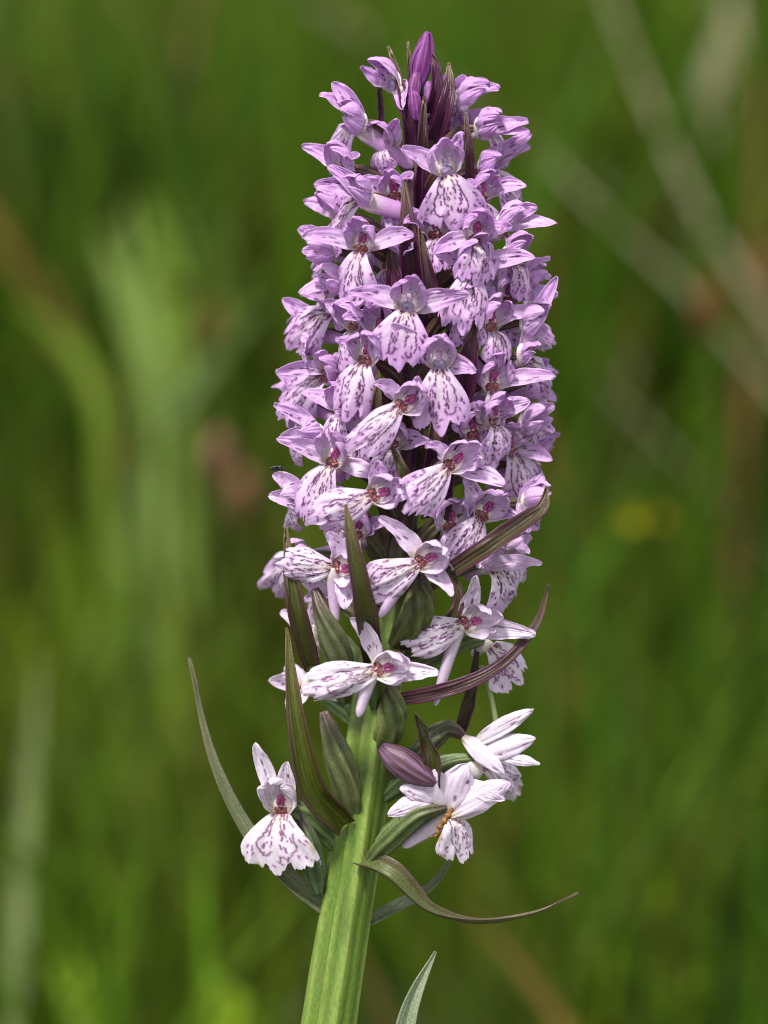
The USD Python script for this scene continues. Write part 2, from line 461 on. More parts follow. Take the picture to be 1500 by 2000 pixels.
def flower(px, py, al=None, lip=(0, 105), w=110, pale=0.3, fold=0.5, sl=None, sr=None, hood=1.0, be=0.12, R=None, d=None, style="stigma", seed=None, ovary=True, spur=None, dens=0.6, hoodpale=None, spots=7, drop=70, no_lip=False, extra=(), col=True, spurw=1.0):
    global n_flower
    r = np.random.default_rng(1000 + (seed if seed is not None else int(px * 7 + py)))
    cx = axis_x(py + 40)
    if R is None:
        R = float(np.interp(py, [100, 250, 450, 700, 1000, 1300, 1600], [60, 125, 150, 170, 180, 175, 165]))
    dx = px - cx
    if d is None:
        d = -math.sqrt(max(R * R - dx * dx, 0.0))
    if al is None:
        al = math.degrees(math.asin(max(-1, min(1, dx / R)))) * 0.8
    al = math.radians(al)
    ca = math.copysign(max(abs(math.cos(al)), 0.35), math.cos(al))
    ex, ey = (lip[0] - 16 * math.sin(al)) / ca, lip[1]
    ro = math.atan2(-ex, ey)
    L = math.hypot(ex, ey)
    origin = img(px, py, d)
    oW = world(origin)
    path = xform("flower", oW - BASE, plant)
    if py < 1060:
        pale *= 0.7
    hp = pale if hoodpale is None else hoodpale

    def add(name, v, f, mat, col):
        put(name, turn(v, al, be, ro) + origin, f, mat, path, oW, col)

    def loc(q, dd=0.0):
        return unturn(img(q[0], q[1], d + dd) - origin, al, be, ro)

    k = L / 105.0
    w = w * 1.07
    # lip
    if not no_lip:
        nu, nv = 81, 73
        u, vv = np.meshgrid(np.linspace(-1, 1, nu), np.linspace(0, 1, nv))
        au = np.abs(u)
        mid = r.uniform(0.10, 0.2)
        asym = 1 + r.normal(0, 0.03) * u
        glen = (0.93 - 0.08 * au ** 3 - 0.16 * au ** 10 + mid * np.exp(-(u / 0.17) ** 2) - r.uniform(0.05, 0.13) * np.exp(-((au - 0.29) / 0.07) ** 2)) * asym
        edge = noise(np.stack([u * 9 + 30, np.full_like(u, 0.5), np.full_like(u, seed or px)], -1), 7) - 0.5
        fine = noise(np.stack([u * 26 + 30, np.full_like(u, 0.5), np.full_like(u, py)], -1), 8) - 0.5
        glen = glen + (0.16 * edge + 0.11 * fine) * vv ** 2
        hw = w / 2
        A = u * hw * 1.06 * (0.27 + 0.73 * np.sin(vv * np.pi / 2 * 0.86) ** 1.2 / 0.97)
        Bn = vv * glen * L
        yc = bez([(0, 3, -5), (0, 20, -12), (0, 32, -0.45 * L), (0, 18 + r.normal(0, 12), -1.02 * L)], 60)
        sl_ = np.concatenate([[0], np.cumsum(np.linalg.norm(np.diff(yc, axis=0), axis=1))])
        sl_ *= L * 1.06 / sl_[-1]
        q = np.clip(Bn, 0, sl_[-1])
        Y, Z = np.interp(q, sl_, yc[:, 1]), np.interp(q, sl_, yc[:, 2])
        T = unit(np.gradient(yc, axis=0))
        ty, tz = np.interp(q, sl_, T[:, 1]), np.interp(q, sl_, T[:, 2])
        ny, nz = -tz, ty
        kap = np.maximum(fold * r.uniform(0.6, 1.9) * (0.55 + 0.6 * vv) / hw * 1.5, 1e-4) * (1 + 0.25 * r.normal() * np.sign(u))
        kap = np.abs(kap) + 1e-4
        X, back = np.sin(kap * A) / kap, -(1 - np.cos(kap * A)) / kap
        ruff = 13 * (noise(np.stack([u * 2.6 + 9, vv * 2.4, np.full_like(u, px * 0.37)], -1), 5) - 0.5) * (0.3 + vv) * k
        ruff += 7 * (noise(np.stack([u * 7 + 9, vv * 3.0, np.full_like(u, py * 0.37)], -1), 6) - 0.5) * vv
        back = back + ruff
        v = np.stack([X, Y + ny * back, Z + nz * back], -1).reshape(-1, 3)
        t, s = vv.ravel(), u.ravel()
        lil = mix(LILAC, WHITE, pale * 0.95)
        rimn = noise(np.stack([s * 3, t * 3, np.full_like(t, px)], -1), 3)
        c = mix(WHITE, lil, 0.30 * sst(0.5, 0.1, pale) + (0.7 + 0.3 * sst(0.1, 0.5, pale)) * (1 - 0.35 * pale) * sst(0.2, 0.95, np.maximum(np.abs(s) * (0.45 + 0.55 * t), t * 0.95) + 0.3 * (rimn - 0.5)))
        c = mix(c, CREAM * [1.05, 1.0, 0.95], 0.8 * sst(0.30, 0.05, t) * sst(0.9, 0.3, np.abs(s)))
        c = mix(c, np.array([0.66, 0.56, 0.38]), 0.28 * np.exp(-((s - 0.05) / 0.13) ** 2) * sst(0.7, 0.2, t))
        if pale > 0.4:
            old = sst(0.62, 0.8, noise(np.stack([s * 4, t * 4, np.full_like(t, py * 0.3)], -1), 9)) * sst(0.86, 1.0, np.maximum(t, np.abs(s)))
            c = mix(c, np.array([0.42, 0.27, 0.10]), 0.75 * old)
        ink, halo = lip_ink(A.ravel() / (hw / 56), Bn.ravel() / k, r, dens)
        ink, halo = ink * (1 - 0.5 * max(0.0, pale - 0.65)), halo * (1 - 0.5 * pale)
        c = mix(c, HALO, 0.34 * halo)
        c = mix(c, mix(INK, np.array([0.30, 0.03, 0.26]), 0.55 * max(0, pale - 0.5)), ink * 0.96)
        v, f = two_sided(v, grid_faces(nv, nu), nv, nu, 0.9, -1)
        cb = mix(lil, WHITE, 0.25 + 0 * t)
        add("lip", v, f, "petal", np.vstack([c, cb]))
    # hood: back sepal and two petals
    h = hood * 1.06
    jx = r.normal(0, 3, 12)

    def leafy(name, pts, half, hint, cup, tipw=0.25, spots_=0, twist=0.0, ruf=5.0, n=30, m=27, pl=hp, taper=False):
        sp_ = bez(pts, n)
        t_ = np.linspace(0, 1, n)
        wd = half * (np.sin(np.pi * np.clip(t_ * 0.86 + 0.09, 0, 1)) ** 0.75) * (1 - 0.25 * t_) * (1 + 0.10 * (noise(np.stack([t_ * 7, t_ * 0, t_ * 0 + r.uniform(0, 99)], -1), 2) - 0.5))
        if taper:
            wd = half * np.interp(t_, [0, 0.12, 0.32, 0.6, 0.85, 1], [0.5, 0.85, 1.0, 0.72, 0.42, 0.3])
        wd *= np.where(t_ > 0.9, np.sqrt(np.clip(1 - ((t_ - 0.9) / 0.1) ** 2 * (1 - tipw), 0, 1)), 1)
        v_, f_, t2, s2 = ribbon(sp_, wd, hint, cup, m, twist, ruf, int(r.integers(999)))
        g3 = v_.reshape(n, m, 3)
        nn = unit(np.cross(np.gradient(g3, axis=0), np.gradient(g3, axis=1))).reshape(-1, 3)
        sd = r.uniform(0, 99)
        v_ = v_ + nn * (2.2 * (noise(np.stack([s2 * 8 + sd, t2 * 1.6, t2 * 0], -1), 3) - 0.5) + 2.6 * (noise(np.stack([s2 * 2.5, t2 * 7, t2 * 0 + sd], -1), 4) - 0.5) * np.abs(s2))[:, None]
        v_ = v_ + (1.8 * (noise(np.stack([t2 * 16, s2 * 0.5, t2 * 0 + sd], -1), 6) - 0.5) * sst(0.7, 1, np.abs(s2)))[:, None] * unit(g3 - g3.mean(1, keepdims=True)).reshape(-1, 3)
        v_, f_ = two_sided(v_, f_, n, m, 0.8, -1)
        c_ = petal_col(t2, s2, pl, r, spots=spots_)
        c_ = mix(c_, WHITE, 0.35 * sst(0.86, 1.0, np.abs(s2)))
        add(name, v_, f_, "petal", np.vstack([c_, mix(c_, LILAC, 0.12 + 0 * t2)]))

    if h > 0:
        leafy("back_sepal", [(0, -10, 6), (jx[0], -14 * h, 46 * h), (jx[1], 16 * h, 70 * h), (jx[2], (40 + r.uniform(-4, 14)) * h, (54 + r.uniform(-6, 16)) * h)], 24 * h, (0, 0.75, -0.65), 1.0)
        for sgn, jj in ((-1, 3), (1, 6)):
            leafy("petal", [(sgn * 11, -5, -6), (sgn * (36 + jx[jj]) * h, -4, 20 * h), (sgn * (33 + jx[jj + 1]) * h, 24 * h, 50 * h), (sgn * r.uniform(4, 22), (38 + r.uniform(-4, 12)) * h, (48 + jx[jj + 2]) * h)], 17 * h, (-sgn, 0.4, -0.15), 0.75)
    # side sepals
    for sgn, tip in ((-1, sl), (1, sr)):
        if tip is False:
            continue
        if tip is None:
            e = np.array([sgn * r.uniform(52, 80), r.uniform(8, 55), r.uniform(18, 56)])
        else:
            e = loc(tip, -22)
        b0 = np.array([sgn * 9, -10, 2.0])
        mid1 = b0 * 0.6 + e * 0.4 + np.array([0, -8, 12 + r.normal(0, 4)])
        mid2 = b0 * 0.25 + e * 0.75 + np.array([0, 2, 9 + r.normal(0, 5)])
        leafy("side_sepal", [b0, mid1, mid2, e], r.uniform(19, 24), unturn(np.array([0, -0.8, 0.25]), al, be, ro) + np.array([0.1 * sgn, 0.35, 0.25 * r.choice([-1, 1, 1])]), r.uniform(0.5, 0.9), tipw=0.1, taper=r.uniform() < 0.45, spots_=min(spots, 4), twist=r.uniform(-0.5, 0.5))
    for eb, et, eh in extra:
        e0, e1 = loc(eb, -8), loc(et, -25)
        cam_ = unturn(np.array([0, -1.0, 0.2]), al, be, ro)
        leafy("petal", [e0, e0 * 0.65 + e1 * 0.35 + cam_ * 14, e0 * 0.3 + e1 * 0.7 + cam_ * 16, e1], eh, -cam_, 0.7, tipw=0.15, spots_=2, twist=r.uniform(-0.3, 0.3))
    # column: stigma, anther
    lining = mix(CREAM, WHITE, 0.5)
    cv, cf = ball((0, -9, 9), (19, 9, 25), 12)
    parts = [(cv, cf, mix(lining, np.array([0.42, 0.16, 0.26]), sst(20, -8, cv[:, 2]) * 0.5))]
    rag = lambda v_, a_, q_, k_: v_ + a_ * (np.stack([noise(v_ * q_, k_ + z_) for z_ in range(3)], -1) - 0.5)  # noqa: E731
    if style == "stigma":
        for c0, r0 in (((-5, -1, 1), (8.5, 5, 10)), ((5, -1, 2), (8, 5, 9))):
            v1, f1 = ball(c0, r0, 16)
            n1 = noise(v1 * 0.45, int(px))
            parts.append((rag(v1, 5, 0.28, int(px)), f1, mix(mix(np.array([0.045, 0.008, 0.012]), np.array([0.22, 0.05, 0.06]), sst(0.2, 0.6, n1)), np.array([0.36, 0.16, 0.17]), sst(0.6, 0.9, n1))))
        for c0, r0 in (((-3, 1, 20), (4.5, 5, 9)), ((5, 1, 22), (4.5, 5, 11)), ((1, 3, 29), (7, 4, 5))):
            v2, f2 = ball(c0, r0, 14)
            n2 = noise(v2 * 0.4, int(py))
            parts.append((rag(v2, 4, 0.3, int(py)), f2, mix(np.array([0.17, 0.008, 0.075]), np.array([0.42, 0.07, 0.26]), n2)))
    else:
        v1, f1 = ball((0, 3, 3), (12.5, 6, 11.5), 14)
        n1 = noise(v1 * 0.2, 3)
        parts += [(rag(v1, 2.5, 0.2, int(px)), f1, mix(np.array([0.15, 0.10, 0.20]), np.array([0.30, 0.21, 0.36]), n1))]
        v1, f1 = ball((0, -1, 22), (7, 6, 9), 12)
        parts += [(v1, f1, np.array([0.5, 0.3, 0.5]))]
    v, f, c = join(parts)
    if col:
        add("column", v, f, "column", c)
    # spur
    if spur is None:
        e = np.array([r.normal(0, 10), -84, -56])
        c1 = np.array([0, -40, -10])
    else:
        e = loc(spur, 12)
        c1 = np.array([0, -22, -14]) * 0.6 + e * 0.4
    sp_ = bez([(0, -4, -6), c1, e], 20)
    t_ = np.linspace(0, 1, 20)
    rad_ = np.interp(t_, [0, 0.15, 0.6, 0.93, 1], [12, 16, 14, 10, 4]) * spurw
    v, f, t2, _ = tube(sp_, rad_, 16, flat=0.8)
    add("spur", v, f, "petal", mix(mix(CREAM, WHITE, 0.5), mix(mix(DEEP, LILAC, 0.6), WHITE, pale * 0.9), sst(0, 0.45, t2)))
    # ovary from the stem to the back of the flower
    if ovary:
        ya = py + drop
        ang = math.atan2(dx, -d if abs(d) > 1 else 1)
        p0 = img(axis_x(ya), ya, 0) + np.array([math.sin(ang), -math.cos(ang), 0]) * stem_r(ya) * 0.8
        p3 = origin + turn(np.array([0, -12, 4.0]), al, be, ro)
        p1 = p0 * 0.7 + p3 * 0.3 + [0, 0, 22]
        p2 = p0 * 0.25 + p3 * 0.75 + [0, 0, 26]
        sp_ = bez([p0, p1, p2, p3], 30)
        t_ = np.linspace(0, 1, 30)
        big = np.interp(py, [200, 900, 1300, 1600], [11, 15, 20, 22])
        v, f, t2, a2 = tube(sp_, big * np.interp(t_, [0, 0.25, 0.6, 0.9, 1], [0.55, 0.95, 1, 0.6, 0.45]), 36, ridges=6, depth=0.15, twist=1.2)
        g_ = sst(850, 1350, py)
        base = mix(mix(PURPLE * 1.3, OLIVE * 1.6, 0.35), np.array([0.085, 0.12, 0.045]), g_)
        c = mix(np.broadcast_to(base, v.shape), base * [1.5, 1.5, 1.4], 0.5 + 0.5 * np.cos(6 * (a2 + 1.2 * t2)))
        put("ovary", v, f, "bract", path, oW, c)
    return path


FL = [
    # top, upper front
    dict(px=873, py=337, al=8, lip=(20, 108), w=128, pale=0.25, fold=0.25, sl=(785, 288), sr=(905, 262), style="ball"),
    dict(px=697, py=245, al=-72, lip=(-62, 70), w=95, pale=0.15, sl=(624, 183), sr=(650, 162), spots=9, spur=(806, 328), spurw=1.25),
    dict(px=705, py=388, al=-62, lip=(-75, 75), w=80, pale=0.15, sl=(613, 362), sr=(640, 325), spots=10, spur=(836, 428), spurw=1.25),
    dict(px=705, py=487, al=-22, lip=(-25, 118), w=96, pale=0.2, fold=0.6, sl=(590, 462), sr=(808, 462)),
    dict(px=640, py=495, al=-80, lip=(-60, 40), w=80, pale=0.25, sl=(583, 447), sr=(590, 490), d=20),
    dict(px=900, py=205, al=85, lip=(30, 50), w=70, pale=0.05, sl=(906, 145), sr=(976, 173), d=-10),
    dict(px=945, py=255, al=75, lip=(50, 55), w=75, pale=0.05, sl=(1032, 238), sr=(1034, 262), d=-30),
    dict(px=957, py=335, al=55, lip=(75, 78), w=85, pale=0.1, sl=(1038, 262), sr=(1036, 288)),
    dict(px=985, py=452, al=65, lip=(25, 95), w=80, pale=0.2, sl=(1088, 436), sr=(1050, 405), d=-60),
    dict(px=930, py=468, al=15, lip=(5, 90), w=90, pale=0.1, sl=(848, 495), sr=(1000, 440), d=-125),
    dict(px=920, py=524, al=12, lip=(-18, 125), w=100, pale=0.2, fold=0.35, sl=(850, 498), sr=(1045, 505)),
    dict(px=796, py=602, al=-4, lip=(-24, 118), w=122, pale=0.15, fold=0.4, sl=(682, 572), sr=(915, 575), style="ball"),
    dict(px=992, py=588, al=28, lip=(5, 105), w=100, pale=0.3, fold=0.4, sl=(940, 545), sr=(1090, 576)),
    dict(px=858, py=714, al=3, lip=(4, 132), w=112, pale=0.25, fold=0.3, sl=(764, 633), sr=(930, 725), style="ball"),
    dict(px=962, py=757, al=22, lip=(10, 122), w=82, pale=0.25, fold=0.8, sl=(905, 700), sr=(1086, 735)),
    dict(px=712, py=705, al=-22, lip=(-38, 112), w=112, pale=0.25, fold=0.4, sl=(655, 665), sr=(730, 650)),
    dict(px=648, py=605, al=-38, lip=(-95, 68), w=100, pale=0.2, fold=0.4, sl=(588, 570), sr=(660, 645)),
    dict(px=632, py=735, al=-45, lip=(-90, 75), w=100, pale=0.25, fold=0.4, sl=(540, 727), sr=(660, 690)),
    dict(px=783, py=793, al=-2, lip=(-100, 82), w=92, pale=0.35, fold=0.5, sl=(730, 750), sr=(815, 735)),
    dict(px=648, py=905, al=-30, lip=(-55, 115), w=100, pale=0.35, fold=0.4, sl=(540, 858), sr=(760, 945)),
    dict(px=728, py=968, al=-4, lip=(-125, 50), w=98, pale=0.45, fold=0.5, sl=(740, 900), sr=(775, 945)),
    dict(px=877, py=910, al=8, lip=(-88, 85), w=88, pale=0.4, fold=0.5, sl=(830, 870), sr=(985, 948)),
    dict(px=998, py=880, al=30, lip=(45, 118), w=98, pale=0.3, fold=0.5, sl=(1080, 818), sr=(1078, 900)),
    dict(px=940, py=1008, al=10, lip=(-55, 88), w=82, pale=0.45, fold=0.7, sl=(905, 935), sr=(1010, 1010)),
    dict(px=1035, py=985, al=78, lip=(45, 35), w=70, pale=0.4, sl=(1060, 930), sr=(1030, 1040), d=-20),
    dict(px=820, py=1098, al=-2, lip=(-118, 62), w=88, pale=0.55, fold=0.5, sl=(740, 1012), sr=(882, 1165), spur=(742, 1205)),
    dict(px=655, py=1108, al=-20, lip=(-115, -8), w=88, pale=0.5, fold=0.6, sl=(640, 1040), sr=(672, 1190), spur=(655, 1222)),
    dict(px=590, py=1090, al=-70, lip=(-85, 55), w=90, pale=0.35, sl=False, sr=False, d=10),
    dict(px=960, py=1105, al=55, lip=(50, 85), w=110, pale=0.45, sl=(1058, 1103), sr=(935, 1110), hood=0.9, d=-70),
    dict(px=907, py=1218, al=4, lip=(-125, 38), w=86, pale=0.72, fold=0.7, sl=(928, 1125), sr=(1046, 1240), spur=(850, 1378)),
    dict(px=737, py=1308, al=-4, lip=(-142, 38), w=88, pale=0.75, fold=0.6, sl=(684, 1208), sr=(856, 1316), spur=(700, 1400)),
    dict(px=955, py=1258, al=40, lip=(62, 75), w=110, pale=0.7, sl=False, sr=False, d=-20, hood=0.0, col=False),
    dict(px=548, py=1585, al=-18, lip=(-10, 122), w=150, pale=0.95, fold=0.3, sl=(497, 1452), sr=(560, 1488), spur=(625, 1690), hood=1.15, d=-60),
    dict(px=940, py=1490, al=62, lip=(92, 66), w=105, pale=0.92, sl=False, sr=False, spur=(845, 1545), spurw=1.7, d=-40, hood=0.0, col=False, extra=[((925, 1452), (1042, 1386), 20), ((935, 1475), (1046, 1442), 27), ((975, 1478), (1054, 1492), 14), ((905, 1438), (985, 1512), 22)]),
    dict(px=880, py=1590, al=32, lip=(28, 92), w=100, pale=0.88, fold=0.5, sl=False, sr=False, spur=(786, 1654), spurw=1.2, d=-75, style='none', hood=0.0, col=False, extra=[((872, 1586), (912, 1492), 42), ((880, 1592), (996, 1528), 33), ((866, 1582), (846, 1500), 30), ((850, 1555), (758, 1592), 27), ((856, 1560), (782, 1538), 24), ((905, 1530), (985, 1562), 22)]),
    dict(px=590, py=1345, al=-100, lip=(-30, 30), w=70, pale=0.8, sl=(525, 1330), sr=(570, 1400), d=60),
    dict(px=660, py=560, al=-75, lip=(-50, 60), w=80, pale=0.3, sl=(585, 575), sr=(612, 545), d=-30),
    dict(px=1035, py=635, al=70, lip=(35, 30), w=60, pale=0.4, sl=(1085, 570), sr=(1078, 668), d=-30),
    dict(px=1030, py=700, al=65, lip=(45, 70), w=95, pale=0.15, sl=(1088, 540), sr=False, d=-40, hood=0.7),
    dict(px=590, py=985, al=-80, lip=(-45, 40), w=70, pale=0.6, sl=(533, 925), sr=(525, 968), d=-10),
    dict(px=610, py=850, al=-65, lip=(-60, 30), w=85, pale=0.3, sl=(535, 790), sr=(545, 855), d=-40),
    dict(px=1030, py=830, al=80, lip=(40, 40), w=70, pale=0.35, sl=(1082, 790), sr=(1080, 845), d=0),
    dict(px=615, py=1245, al=-120, lip=(-10, 35), w=70, pale=0.8, sl=False, sr=(548, 1195), d=60),
    dict(px=768, py=168, al=-55, lip=(0, 60), w=40, pale=0.1, hood=1.0, sl=(730, 128), sr=(788, 214), no_lip=True, style='ball', d=-35, spur=(800, 190), drop=80),
    dict(px=770, py=385, al=-20, lip=(-5, 60), w=65, pale=0.15, d=-45, hood=0.8),
    dict(px=752, py=285, al=-40, lip=(-10, 60), w=60, pale=0.1, d=-20, hood=0.8),
    dict(px=870, py=265, al=20, lip=(5, 60), w=60, pale=0.1, d=10, hood=0.8),
    dict(px=905, py=610, al=15, lip=(8, 75), w=75, pale=0.25, d=-90, hood=0.9),
    dict(px=668, py=805, al=-40, lip=(-25, 75), w=80, pale=0.3, d=-60, hood=0.9),
    dict(px=965, py=825, al=35, lip=(18, 70), w=80, pale=0.3, d=-80, hood=0.9),
    dict(px=765, py=870, al=-10, lip=(-12, 72), w=78, pale=0.35, d=-105, hood=0.9),
    dict(px=760, py=520, al=-15, lip=(-8, 60), w=65, pale=0.2, d=-60, hood=0.8),
    dict(px=940, py=390, al=35, lip=(14, 65), w=75, pale=0.15, d=-40, hood=0.9),
    dict(px=665, py=1000, al=-35, lip=(-25, 75), w=80, pale=0.4, d=-60, hood=0.9),
    # deeper in the spike and round its sides
    dict(px=672, py=335, al=-50, lip=(-20, 70), w=80, pale=0.2, d=-20),
    dict(px=690, py=640, al=-45, lip=(-20, 80), w=80, pale=0.25, d=-70),
    dict(px=1002, py=510, al=55, lip=(35, 75), w=80, pale=0.2, d=-50),
    dict(px=612, py=655, al=-95, lip=(-45, 55), w=80, pale=0.25, d=50),
    dict(px=585, py=795, al=-100, lip=(-30, 55), w=80, pale=0.3, d=70),
    dict(px=1025, py=560, al=80, lip=(30, 60), w=80, pale=0.2, d=30, sl=(1075, 545), sr=False),
    dict(px=1045, py=765, al=95, lip=(30, 60), w=80, pale=0.25, d=70),
    dict(px=1040, py=905, al=100, lip=(25, 70), w=80, pale=0.35, d=50),
    dict(px=705, py=850, al=-35, lip=(-30, 80), w=85, pale=0.3, d=-80),
    dict(px=925, py=850, al=25, lip=(20, 80), w=85, pale=0.3, d=-70),
    dict(px=695, py=1045, al=-25, lip=(-30, 85), w=85, pale=0.4, d=-90),
    dict(px=880, py=1030, al=15, lip=(10, 80), w=80, pale=0.4, d=-70),
    dict(px=1005, py=1075, al=75, lip=(30, 60), w=80, pale=0.45, d=40),
    dict(px=625, py=1165, al=-75, lip=(-25, 60), w=80, pale=0.55, d=50),
    dict(px=660, py=430, al=-60, lip=(-25, 75), w=80, pale=0.2, d=10),
    dict(px=960, py=640, al=40, lip=(20, 75), w=80, pale=0.25, d=-70),
    dict(px=850, py=460, al=5, lip=(0, 70), w=75, pale=0.1, d=-70),
    dict(px=740, py=655, al=-15, lip=(-10, 70), w=75, pale=0.2, d=-90),
]
KNOWN = {(548, 1585): "white flower with purple dashes, lowest on the left of the stem", (940, 1490): "white flower with its petals spread to the right, upper of the two at lower right",
         (880, 1590): "fading white flower, lower of the two at lower right", (737, 1308): "pale flower with its lip stretched to the left, lowest in front of the stem",
         (873, 337): "lilac flower with a broad dashed lip, highest facing the front"}
for F in FL:
    made_ = flower(**F)
    if (F["px"], F["py"]) in KNOWN:
        tag(made_, KNOWN[F["px"], F["py"]])


# ---- bracts
def bract(pts, half, purple, hint=(0, -1, 0.1), cup=0.75, fold=0.42, n=48, m=29, twist=0.0, prof=None, tan=0.45, name="bract", basew=0.8, pale=0.0):
    sp_ = through([img(*q) for q in pts], n)
    t = np.linspace(0, 1, n)
    half = half * 0.76
    wd = half * np.interp(t, *prof) if prof else half * np.interp(t, [0, 0.12, 0.35, 0.65, 0.85, 1.0], [basew, 0.95, 1.0, 0.68, 0.36, 0.05])
    v, f, t2, s2 = ribbon(sp_, wd, hint, cup, m, twist, 5.0, int(abs(pts[0][0])), fold)
    g3 = v.reshape(n, m, 3)
    nn = unit(np.cross(np.gradient(g3, axis=0), np.gradient(g3, axis=1))).reshape(-1, 3)
    v = v + nn * (0.5 * np.cos(s2 * 19) * sst(0.98, 0.7, t2) + 2.0 * (noise(np.stack([s2 * 5, t2 * 9, t2 * 0 + half], -1), 3) - 0.5))[:, None]
    v, f = two_sided(v, f, n, m, 2.0, -1)
    base = mix(OLIVE * 1.25, PURPLE, purple)
    vein = noise(np.stack([s2 * 11 + 30, t2 * 1.5, t2 * 0 + pts[0][1]], -1), 5)
    c = mix(np.broadcast_to(base, (len(t2), 3)), mix(np.array([0.075, 0.022, 0.03]), PURPLE * 1.5, purple), sst(0.6, 1.0, np.abs(s2)) * 0.75)
    c = c * (0.66 + 0.42 * vein[:, None])
    c = mix(c, np.array([0.20, 0.15, 0.08]), sst(0.55, 1.0, t2) * tan)
    c = mix(c, OLIVE * [1.2, 1.6, 1.2], (1 - purple) * sst(0.5, 0.0, np.abs(s2)) * 0.5)
    c = mix(c, np.array([0.20, 0.24, 0.15]), pale)
    put(name, v, f, "bract", plant, BASE, np.vstack([c, c]))


bract([(803, 300, -20), (798, 235, -45), (782, 165, -40), (758, 90, -30)], 17, 0.95, tan=0.8)
bract([(812, 230, 0), (803, 160, -15), (797, 82, -5)], 11, 0.8, tan=0.8)
bract([(848, 275, -40), (868, 220, -70), (878, 165, -65), (876, 122, -50)], 21, 0.95, tan=0.8)
bract([(826, 320, -60), (826, 255, -75), (829, 188, -70)], 14, 0.75, tan=0.6)
bract([(745, 250, 20), (742, 190, 20), (738, 128, 10)], 8, 0.9, tan=0.6)
bract([(918, 350, -50), (916, 290, -70), (908, 222, -60)], 13, 0.85)
bract([(806, 560, -70), (798, 470, -110), (790, 350, -100)], 28, 0.9, tan=0.4)
bract([(830, 420, -40), (830, 340, -60), (828, 290, -60)], 30, 1.0)
bract([(850, 620, -90), (836, 540, -118), (818, 443, -112)], 20, 0.85)
bract([(762, 650, -80), (770, 560, -90), (760, 480, -80)], 30, 1.0)
bract([(722, 880, -110), (735, 800, -150), (738, 722, -150)], 17, 0.55)
bract([(900, 800, -60), (915, 700, -110), (930, 630, -110)], 30, 0.95)
bract([(850, 1010, -60), (855, 900, -95), (850, 800, -95)], 44, 0.9)
bract([(800, 1000, -110), (790, 930, -150), (763, 868, -150)], 19, 0.4)
bract([(728, 1290, -90), (714, 1190, -215), (692, 1080, -245), (675, 985, -240)], 29, 0.35)
bract([(608, 1300, -60), (582, 1200, -110), (566, 1110, -110), (558, 1030, -95)], 26, 0.35)
bract([(672, 1612, -45), (610, 1540, -110), (578, 1400, -135), (560, 1225, -120)], 36, 0.05)
bract([(890, 1115, -130), (960, 1070, -150), (1030, 1020, -120), (1062, 990, -105), (1068, 950, -100)], 30, 0.6, hint=(-0.3, -1, 0.4))
bract([(770, 1372, -50), (880, 1350, -90), (980, 1300, -90), (1045, 1225, -70), (1072, 1140, -60)], 22, 0.8, hint=(-0.2, -1, 0.6))
bract([(630, 1775, -10), (560, 1715, -20), (480, 1620, 10), (415, 1480, 20), (368, 1285, 25)], 24, 0.15, hint=(0.5, -1, 0.3), pale=0.35)
bract([(706, 1685, -50), (760, 1712, -95), (830, 1775, -90), (930, 1803, -75), (1040, 1785, -60), (1130, 1745, -50)], 36, 0.1, prof=([0, 0.1, 0.22, 0.34, 0.42, 0.7, 1], [0.7, 0.95, 1.0, 0.85, 0.5, 0.4, 0.05]), hint=(0, -0.75, 0.65), twist=np.linspace(0, -1.3, 48), pale=0.1)
bract([(715, 1805, 10), (790, 1765, 40), (850, 1725, 50), (888, 1665, 45)], 18, 0.15, hint=(-0.4, -1, 0.4), pale=0.6)
bract([(850, 1538, -80), (848, 1490, -108), (832, 1440, -108), (812, 1395, -100)], 24, 0.35, tan=0.2, hint=(-0.4, -1, 0))
bract([(780, 1265, -70), (850, 1240, -75), (892, 1195, -75), (890, 1140, -70), (850, 1110, -65)], 20, 0.6, hint=(-0.2, -1, 0.3))
bract([(900, 1430, 20), (920, 1350, 10), (935, 1240, 10)], 17, 0.6)
bract([(745, 2700, -30), (770, 2200, -70), (795, 1990, -80), (850, 1858, -75)], 36, 0.0, name="leaf", pale=0.9, cup=0.5, fold=0.5)


def upright_ovary(pts, half, tone, flat=0.8):
    sp_ = through([img(*q) for q in pts], 40)
    t_ = np.linspace(0, 1, 40)
    v, f, t2, a2 = tube(sp_, half * np.interp(t_, [0, 0.2, 0.55, 0.85, 1], [0.45, 0.9, 1, 0.62, 0.3]), 36, ridges=6, depth=0.15, twist=0.7, flat=flat)
    tone = np.asarray(tone, float)
    c = mix(np.broadcast_to(tone, v.shape), tone * [1.7, 1.6, 1.6], 0.5 + 0.5 * np.cos(6 * (a2 + 0.7 * t2)))
    c = mix(c, PURPLE * 1.6, 0.5 * sst(0.6, 1.0, t2)) * (0.75 + 0.5 * noise(v * 0.06, 2))[:, None]
    put("ovary", v, f, "bract", plant, BASE, c)


